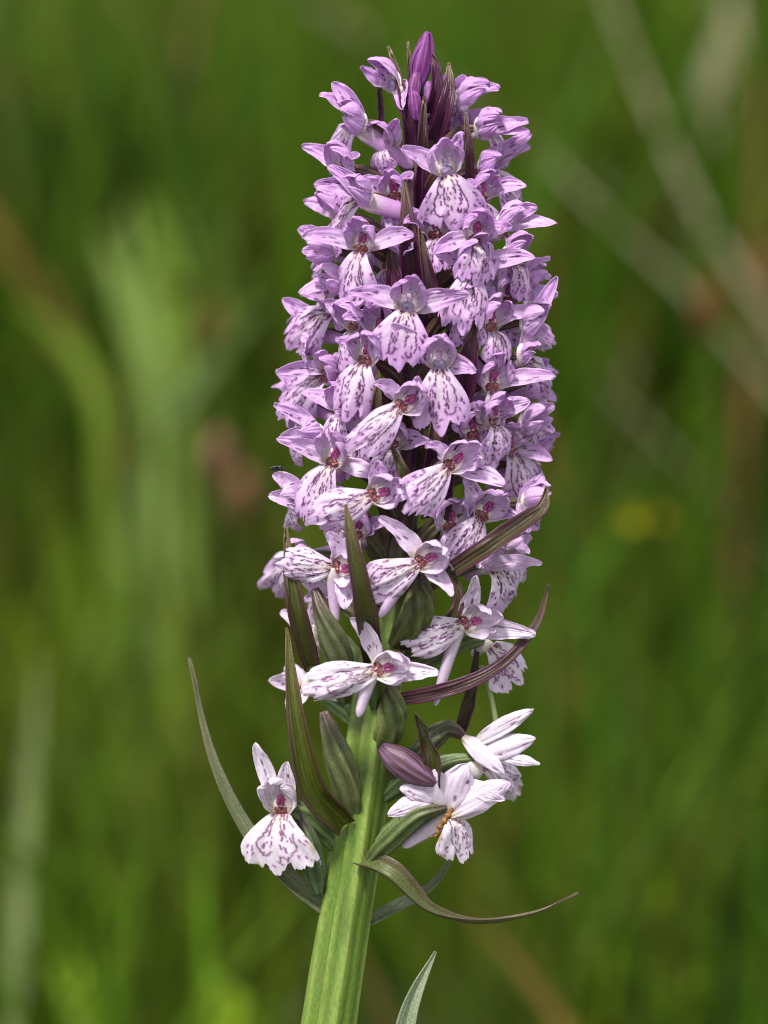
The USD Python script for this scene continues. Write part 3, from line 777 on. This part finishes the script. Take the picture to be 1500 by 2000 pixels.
upright_ovary([(688, 1605, -25), (672, 1520, -62), (652, 1450, -75), (632, 1390, -80)], 31, (0.075, 0.09, 0.035))
upright_ovary([(742, 1462, -35), (762, 1420, -62), (766, 1370, -75), (752, 1330, -85)], 28, (0.075, 0.095, 0.03))
upright_ovary([(770, 1260, -60), (805, 1220, -95), (822, 1165, -110), (822, 1120, -112)], 30, (0.055, 0.065, 0.018))
upright_ovary([(672, 1370, -60), (662, 1290, -105), (640, 1220, -120), (615, 1150, -110)], 30, (0.06, 0.07, 0.03))
upright_ovary([(716, 1690, -35), (765, 1640, -75), (820, 1590, -90), (872, 1576, -85)], 22, (0.065, 0.09, 0.03))
upright_ovary([(622, 1745, -20), (612, 1690, -35), (600, 1630, -45), (585, 1590, -50)], 24, (0.06, 0.09, 0.04))
upright_ovary([(762, 1530, 0), (820, 1470, -20), (870, 1425, -20), (910, 1440, -25)], 24, (0.055, 0.06, 0.03))


def bud(p0, p1, half, tone, d=-20.0, cup=2.0):
    """A closed flower, or a folded bract in that shape: three overlapping petals wrapped round each other."""
    a0, a1 = img(*p0, d), img(*p1, d - 10)
    path = xform("bud_or_bract", world(a0) - BASE, plant)
    ax = unit(a1 - a0)
    L = np.linalg.norm(a1 - a0)
    side = unit(np.cross(ax, [0, 1, 0]))
    out = np.cross(side, ax)
    for k in range(3):
        an = k * 2.09 + 0.5
        dr = side * math.cos(an) + out * math.sin(an)
        sp_ = bez([a0 + dr * half * 0.25, a0 + ax * L * 0.3 + dr * half * 1.3, a0 + ax * L * 0.75 + dr * half * 1.0, a1 + dr * 3 + side * (k - 1) * 3], 30)
        t_ = np.linspace(0, 1, 30)
        w_ = half * 1.25 * np.sin(np.pi * np.clip(t_ * 0.85 + 0.1, 0, 1)) ** 0.7
        v, f, t2, s2 = ribbon(sp_, w_, -dr, cup * 0.55, 17, 0.0, 2.0, k + int(p0[0]))
        v, f = two_sided(v, f, 30, 17, 1.0, 1)
        vein = noise(np.stack([s2 * 10, t2 * 1.5, t2 * 0 + k], -1), 5)
        v = v + (dr * 1.0)[None] * np.concatenate([(4.5 * (noise(np.stack([s2 * 5, t2 * 4, t2 * 0 + k + p0[0]], -1), 6) - 0.5) + 2.0 * (vein - 0.5))] * 2)[:, None]
        c = mix(np.broadcast_to(np.asarray(tone), (len(t2), 3)), LILAC, 0.35 * sst(0.4, 0.9, vein))
        c = mix(c, np.asarray(tone) * 0.55, 0.6 * sst(0.8, 0.2, t2) * sst(0.5, 0.1, vein))
        put("petal", v, f, "petal", path, world(a0), np.vstack([c, c]))


bud((812, 178), (838, 62), 21, (0.20, 0.025, 0.21), -30)
bud((800, 215), (815, 140), 14, (0.24, 0.06, 0.22), -38)
bud((842, 215), (838, 158), 12, (0.38, 0.14, 0.42), -30)
bud((862, 205), (878, 140), 13, (0.34, 0.10, 0.38), -15)
bud((790, 225), (776, 150), 14, (0.30, 0.07, 0.32), -20)
bud((815, 235), (808, 175), 13, (0.26, 0.05, 0.26), -52)
bract([(832, 240, -30), (852, 185, -55), (850, 130, -50), (838, 98, -42)], 17, 1.0, tan=0.3)
bud((742, 1458), (850, 1534), 29, (0.13, 0.065, 0.085), -92)  # really a folded bract beside the stem, built in the closed bud shape
bud((842, 190), (846, 158), 10, (0.50, 0.22, 0.56), -10)


# ---------------------------------------------------------------- small things on the orchid
def fly(p, d, size, label):
    o = world(img(*p, d))
    path = xform("insect", o)
    tag(path, label, "insect")
    q = size * S
    for nm, c, r_ in (("abdomen", (-0.35, 0, 0.05), (0.5, 0.3, 0.28)), ("thorax", (0.25, 0, 0.12), (0.3, 0.28, 0.28)), ("head", (0.62, 0, 0.02), (0.17, 0.2, 0.17))):
        v, f = ball(np.array(c) * q, np.array(r_) * q, 10)
        obj(nm, v, f, "insect", path, np.broadcast_to([0.008, 0.008, 0.010], v.shape))
    for sgn in (-1, 1):
        sp_ = bez([np.array([0.1, 0.12 * sgn, 0.3]) * q, np.array([-0.3, 0.35 * sgn, 0.4]) * q, np.array([-1.0, 0.4 * sgn, 0.2]) * q], 8)
        v, f, _, _ = ribbon(sp_, 0.2 * q * np.sin(np.pi * np.linspace(0.1, 0.95, 8)), (0, 0.2 * sgn, 1), 0.2, 5)
        obj("wing", v, f, "insect", path, np.broadcast_to([0.03, 0.03, 0.03], v.shape))
        for k in range(3):
            sp_ = through(np.array([(0.3 - 0.2 * k, 0.15 * sgn, 0), (0.35 - 0.35 * k, 0.5 * sgn, 0.05), (0.4 - 0.45 * k, 0.7 * sgn, -0.4)]) * q, 8)
            v, f, _, _ = tube(sp_, np.full(8, 0.03 * q), 5)
            obj("leg", v, f, "insect", path, np.broadcast_to([0.01, 0.01, 0.01], v.shape))


fly((543, 916), -32, 17, "tiny black fly perched on a petal tip at the left edge of the spike")
fly((966, 866), -205, 7, "minute dark insect on the lip of a pink flower, right side of the spike")

# withered brown flower remnant under the lowest right flower
sp_ = through([img(884, 1578, -115), img(872, 1598, -120), img(858, 1616, -120), img(852, 1632, -120), img(838, 1634, -118)], 40)
t_ = np.linspace(0, 1, 40)
v, f, t2, a2 = tube(sp_, 6.5 * np.interp(t_, [0, 0.2, 0.5, 0.75, 1], [0.5, 1, 0.8, 0.35, 0.12]) * (1 + 0.25 * np.sin(t_ * 42)), 14)
tag(put("withered_stub", v, f, "bract", plant, BASE, mix(np.broadcast_to([0.28, 0.13, 0.035], v.shape), np.array([0.10, 0.035, 0.01]), noise(v * 0.2, 3))), "shrivelled orange-brown remnant of a flower")

# thin pale tendril behind the lower right flowers
sp_ = through([img(978, 1460, 0), img(966, 1395, 5), img(955, 1345, 0), img(940, 1300, -20)], 24)
v, f, _, _ = tube(sp_, np.linspace(6, 4, 24), 10)
put("tendril", v, f, "stem", plant, BASE, np.broadcast_to([0.24, 0.30, 0.12], v.shape))


# ---------------------------------------------------------------- blurred plants behind, one by one
def stalk(name, label, cat, pts, dist, half, tone, group=None, flat=True):
    """A blade or stalk through photograph positions, dist metres from the camera, rooted in the ground."""
    q = np.array([far(x, y, dist + 0.02 * k) for k, (x, y) in enumerate(pts)])
    root = q[0].copy()
    k_ = q[0][2] / max(q[1][2] - q[0][2], 0.02)
    root = q[0] + (q[0] - q[1]) * k_
    root[2] = 0.0
    sp_ = through(np.vstack([root, q]), 40)
    t_ = np.linspace(0, 1, 40)
    hw = half * S * dist / D
    if flat:
        v, f, t2, _ = ribbon(sp_, hw * np.interp(t_, [0, 0.5, 0.8, 1], [0.8, 1, 0.8, 0.1]), (0.2, -1, 0.2), 0.5, 5, 0.4)
    else:
        v, f, t2, _ = tube(sp_, hw * np.interp(t_, [0, 1], [1, 0.5]), 8)
    tone = np.asarray(tone)
    tag(obj(name, v, f, "blade", "/World", mix(tone * 0.85, tone * 1.1, t2)), label, cat, group)


ST, YG, PG, BR = (0.25, 0.24, 0.13), (0.11, 0.17, 0.012), (0.17, 0.24, 0.08), (0.17, 0.10, 0.03)
stalk("dry_stalk", "pale fading grass stalk rising along the lower left edge of the picture", "stalk", [(15, 2050), (42, 1650), (78, 1290)], 1.15, 26, (0.20, 0.25, 0.09))
stalk("meadow_plant", "bright green blade leaning left, left of the spike near the edge", "plant", [(205, 1050), (190, 800), (130, 670), (30, 590)], 1.38, 22, YG)
stalk("meadow_plant", "broad yellow-green blade left of the spike, taller of the bright pair", "plant", [(330, 700), (325, 560), (290, 390)], 1.48, 42, (0.12, 0.185, 0.02))
stalk("meadow_plant", "broad yellow-green blade left of the spike, shorter of the bright pair", "plant", [(395, 690), (400, 560), (445, 440)], 1.53, 44, (0.13, 0.195, 0.02))
stalk("meadow_plant", "pale green blade slanting up to the right behind the left side of the spike", "plant", [(230, 1120), (290, 880), (390, 730), (520, 590)], 1.43, 22, PG)
stalk("meadow_plant", "pale grey-green blade low left, between the long thin bract and the spike", "plant", [(240, 1330), (300, 1130), (370, 930)], 1.48, 32, PG)
stalk("meadow_plant", "pale streaked blade slanting across the lower left", "plant", [(170, 1560), (195, 1400), (250, 1240), (330, 1120)], 1.73, 26, (0.14, 0.19, 0.06))
stalk("straw", "thin dry straw slanting down from beside the upper spike to the right edge", "straw", [(1480, 730), (1330, 560), (1180, 420), (1050, 290)], 1.45, 9, ST, flat=False)
stalk("straw", "long pale straw leaning from the top right down to the right edge", "straw", [(1460, 560), (1370, 420), (1270, 200), (1170, -60)], 1.5, 14, ST, flat=False)
stalk("straw", "thin straw slanting behind the right side of the spike", "straw", [(1330, 900), (1210, 780), (1090, 650)], 1.55, 6, ST, flat=False)
stalk("dry_leaf", "broad pale dry leaf hanging at the upper right", "leaf", [(1300, 460), (1330, 320), (1400, 120), (1420, -160)], 1.83, 48, (0.40, 0.37, 0.21))
stalk("dry_stalk", "brown stalk along the right edge", "stalk", [(1455, 800), (1475, 500), (1495, 150)], 1.53, 16, BR, flat=False)
stalk("dry_stalk", "brown stalk in the upper left, left of the spike tip", "stalk", [(320, 420), (360, 180), (400, -60)], 1.73, 20, (0.15, 0.11, 0.03), flat=False)
stalk("straw", "faint straw slanting towards the tip of the spike from the top edge", "straw", [(900, 190), (740, 90), (520, -40)], 1.83, 17, (0.20, 0.19, 0.10), flat=False)
stalk("meadow_plant", "bright green upright blade right of the white lower flowers", "plant", [(1190, 1700), (1160, 1450), (1140, 1270)], 1.53, 46, (0.19, 0.27, 0.02))
stalk("meadow_plant", "light green blade at the lower right below the long curled bract", "plant", [(1262, 2060), (1270, 1760), (1300, 1600)], 1.58, 52, (0.18, 0.26, 0.02))
stalk("meadow_plant", "bright green blade at the bottom edge left of the stem", "plant", [(400, 2080), (420, 1980), (450, 1880)], 1.43, 52, YG)
stalk("meadow_plant", "pale blade behind the upright leaf at the bottom", "plant", [(925, 2050), (920, 1850), (900, 1640)], 1.58, 24, (0.18, 0.20, 0.07))
stalk("meadow_plant", "green blade low at the right edge", "plant", [(1440, 1800), (1460, 1560), (1500, 1300)], 1.53, 30, (0.15, 0.20, 0.015))


LG = (0.19, 0.30, 0.012)
stalk("meadow_plant", "broad bright leaf at the bottom edge, just left of the orchid stem", "plant", [(470, 2120), (450, 2010), (400, 1900)], 1.12, 66, LG)
stalk("meadow_plant", "broad bright leaf at the lower right, under the tip of the long curled bract", "plant", [(1120, 2100), (1150, 1960), (1210, 1830)], 1.18, 62, LG)
stalk("meadow_plant", "broad bright leaf at the lower right, highest of the bright ones there", "plant", [(1300, 2060), (1310, 1850), (1290, 1660)], 1.2, 58, LG)
stalk("meadow_plant", "bright narrow leaf in the lower left corner beside the pale stalk", "plant", [(150, 2100), (140, 1950), (100, 1830)], 1.15, 50, LG)
stalk("meadow_plant", "yellow-green leaf just right of the white flowers", "plant", [(1120, 1680), (1130, 1500), (1100, 1330)], 1.35, 44, (0.13, 0.20, 0.015))
FAN = ["leftmost leaf", "second leaf from the left", "middle leaf", "second leaf from the right", "rightmost leaf"]
for k_, (pts_, h_) in enumerate((([(300, 1000), (285, 760), (230, 560), (190, 450)], 26), ([(305, 980), (300, 740), (270, 540), (250, 400)], 30), ([(315, 1000), (330, 720), (345, 520), (350, 380)], 32),
                                 ([(320, 980), (350, 720), (400, 540), (440, 420)], 28), ([(330, 960), (380, 740), (450, 600), (510, 500)], 24))):
    stalk("meadow_plant", FAN[k_] + " of the pale green fan of leaves left of the spike", "plant", pts_, 1.42 + 0.03 * k_, h_, (0.15, 0.22, 0.045))


def seed_head(p, dist, half, length, tone, label):
    c = far(*p, dist)
    v, f = ball((0, 0, 0), (half * S * dist / D, half * S * dist / D, length * S * dist / D), 16)
    v = v + 0.25 * half * S * (np.stack([noise(v * 500, k) for k in range(3)], -1) - 0.5)
    path = xform("seed_head", c * [1, 1, 0])
    tag(path, label, "seed head")
    v = v @ np.array([[1, 0, 0.2], [0, 1, 0], [-0.2, 0, 1]]).T
    obj("spikelet", v + [0, 0, c[2]], f, "blade", path, np.broadcast_to(tone, v.shape))
    sp_ = bez([np.array([0.02, 0, 0]), np.array([0.01, 0, c[2] * 0.6]), np.array([0, 0, c[2]])], 12)
    v, f, _, _ = tube(sp_, np.full(12, 0.0008), 6)
    obj("stem", v, f, "blade", path, np.broadcast_to([0.12, 0.15, 0.03], v.shape))


seed_head((425, 890), 1.38, 26, 48, (0.22, 0.12, 0.07), "pinkish brown seed head left of the spike, upper of two")
seed_head((470, 965), 1.43, 28, 50, (0.22, 0.11, 0.06), "pinkish brown seed head left of the spike, lower of two")
seed_head((1385, 600), 1.43, 30, 60, (0.13, 0.065, 0.02), "reddish brown seed head near the right edge beside the straws")
seed_head((410, 650), 1.53, 20, 60, (0.20, 0.11, 0.04), "dark brown seed head left of the middle of the spike")
seed_head((1490, 560), 1.53, 30, 80, (0.17, 0.09, 0.035), "brown seed head at the right edge")


def buttercup(p, dist, r_, label):
    c = far(*p, dist)
    path = xform("buttercup", c * [1, 1, 0])
    tag(path, label, "flower")
    R_ = r_ * S * dist / D
    for k in range(5):
        a_ = k * 1.2566 + 0.3
        dr = np.array([math.cos(a_), -0.35, math.sin(a_)])
        sp_ = bez([np.zeros(3), dr * R_ * 0.6 + [0, -0.1 * R_, 0], dr * R_ + [0, -0.5 * R_, 0]], 12)
        v, f, _, _ = ribbon(sp_, R_ * 0.48 * np.sin(np.pi * np.linspace(0.1, 0.85, 12)), (0, -1, 0.1), 0.6, 7)
        obj("petal", v + [0, 0, c[2]], f, "blade", path, np.broadcast_to([0.42, 0.38, 0.01], v.shape))
    v, f = ball((0, -0.1 * R_, c[2]), (R_ * 0.25,) * 3, 8)
    obj("flower_centre", v, f, "blade", path, np.broadcast_to([0.4, 0.36, 0.02], v.shape))
    sp_ = bez([np.array([0.01, 0.02, 0]), np.array([0.0, 0.01, c[2] * 0.6]), np.array([0, 0, c[2]])], 12)
    v, f, _, _ = tube(sp_, np.full(12, 0.0009), 6)
    obj("stem", v, f, "blade", path, np.broadcast_to([0.10, 0.17, 0.02], v.shape))


buttercup((1235, 1010), 1.25, 20, "yellow buttercup, out of focus, right of the spike at mid height")
buttercup((1488, 1520), 1.3, 15, "yellow buttercup at the right edge low down, out of focus")
buttercup((1290, 1005), 1.4, 14, "dim yellow buttercup just right of the brighter one at mid height")
buttercup((1165, 1020), 1.45, 13, "faint yellow buttercup nearest the spike at mid height, out of focus")
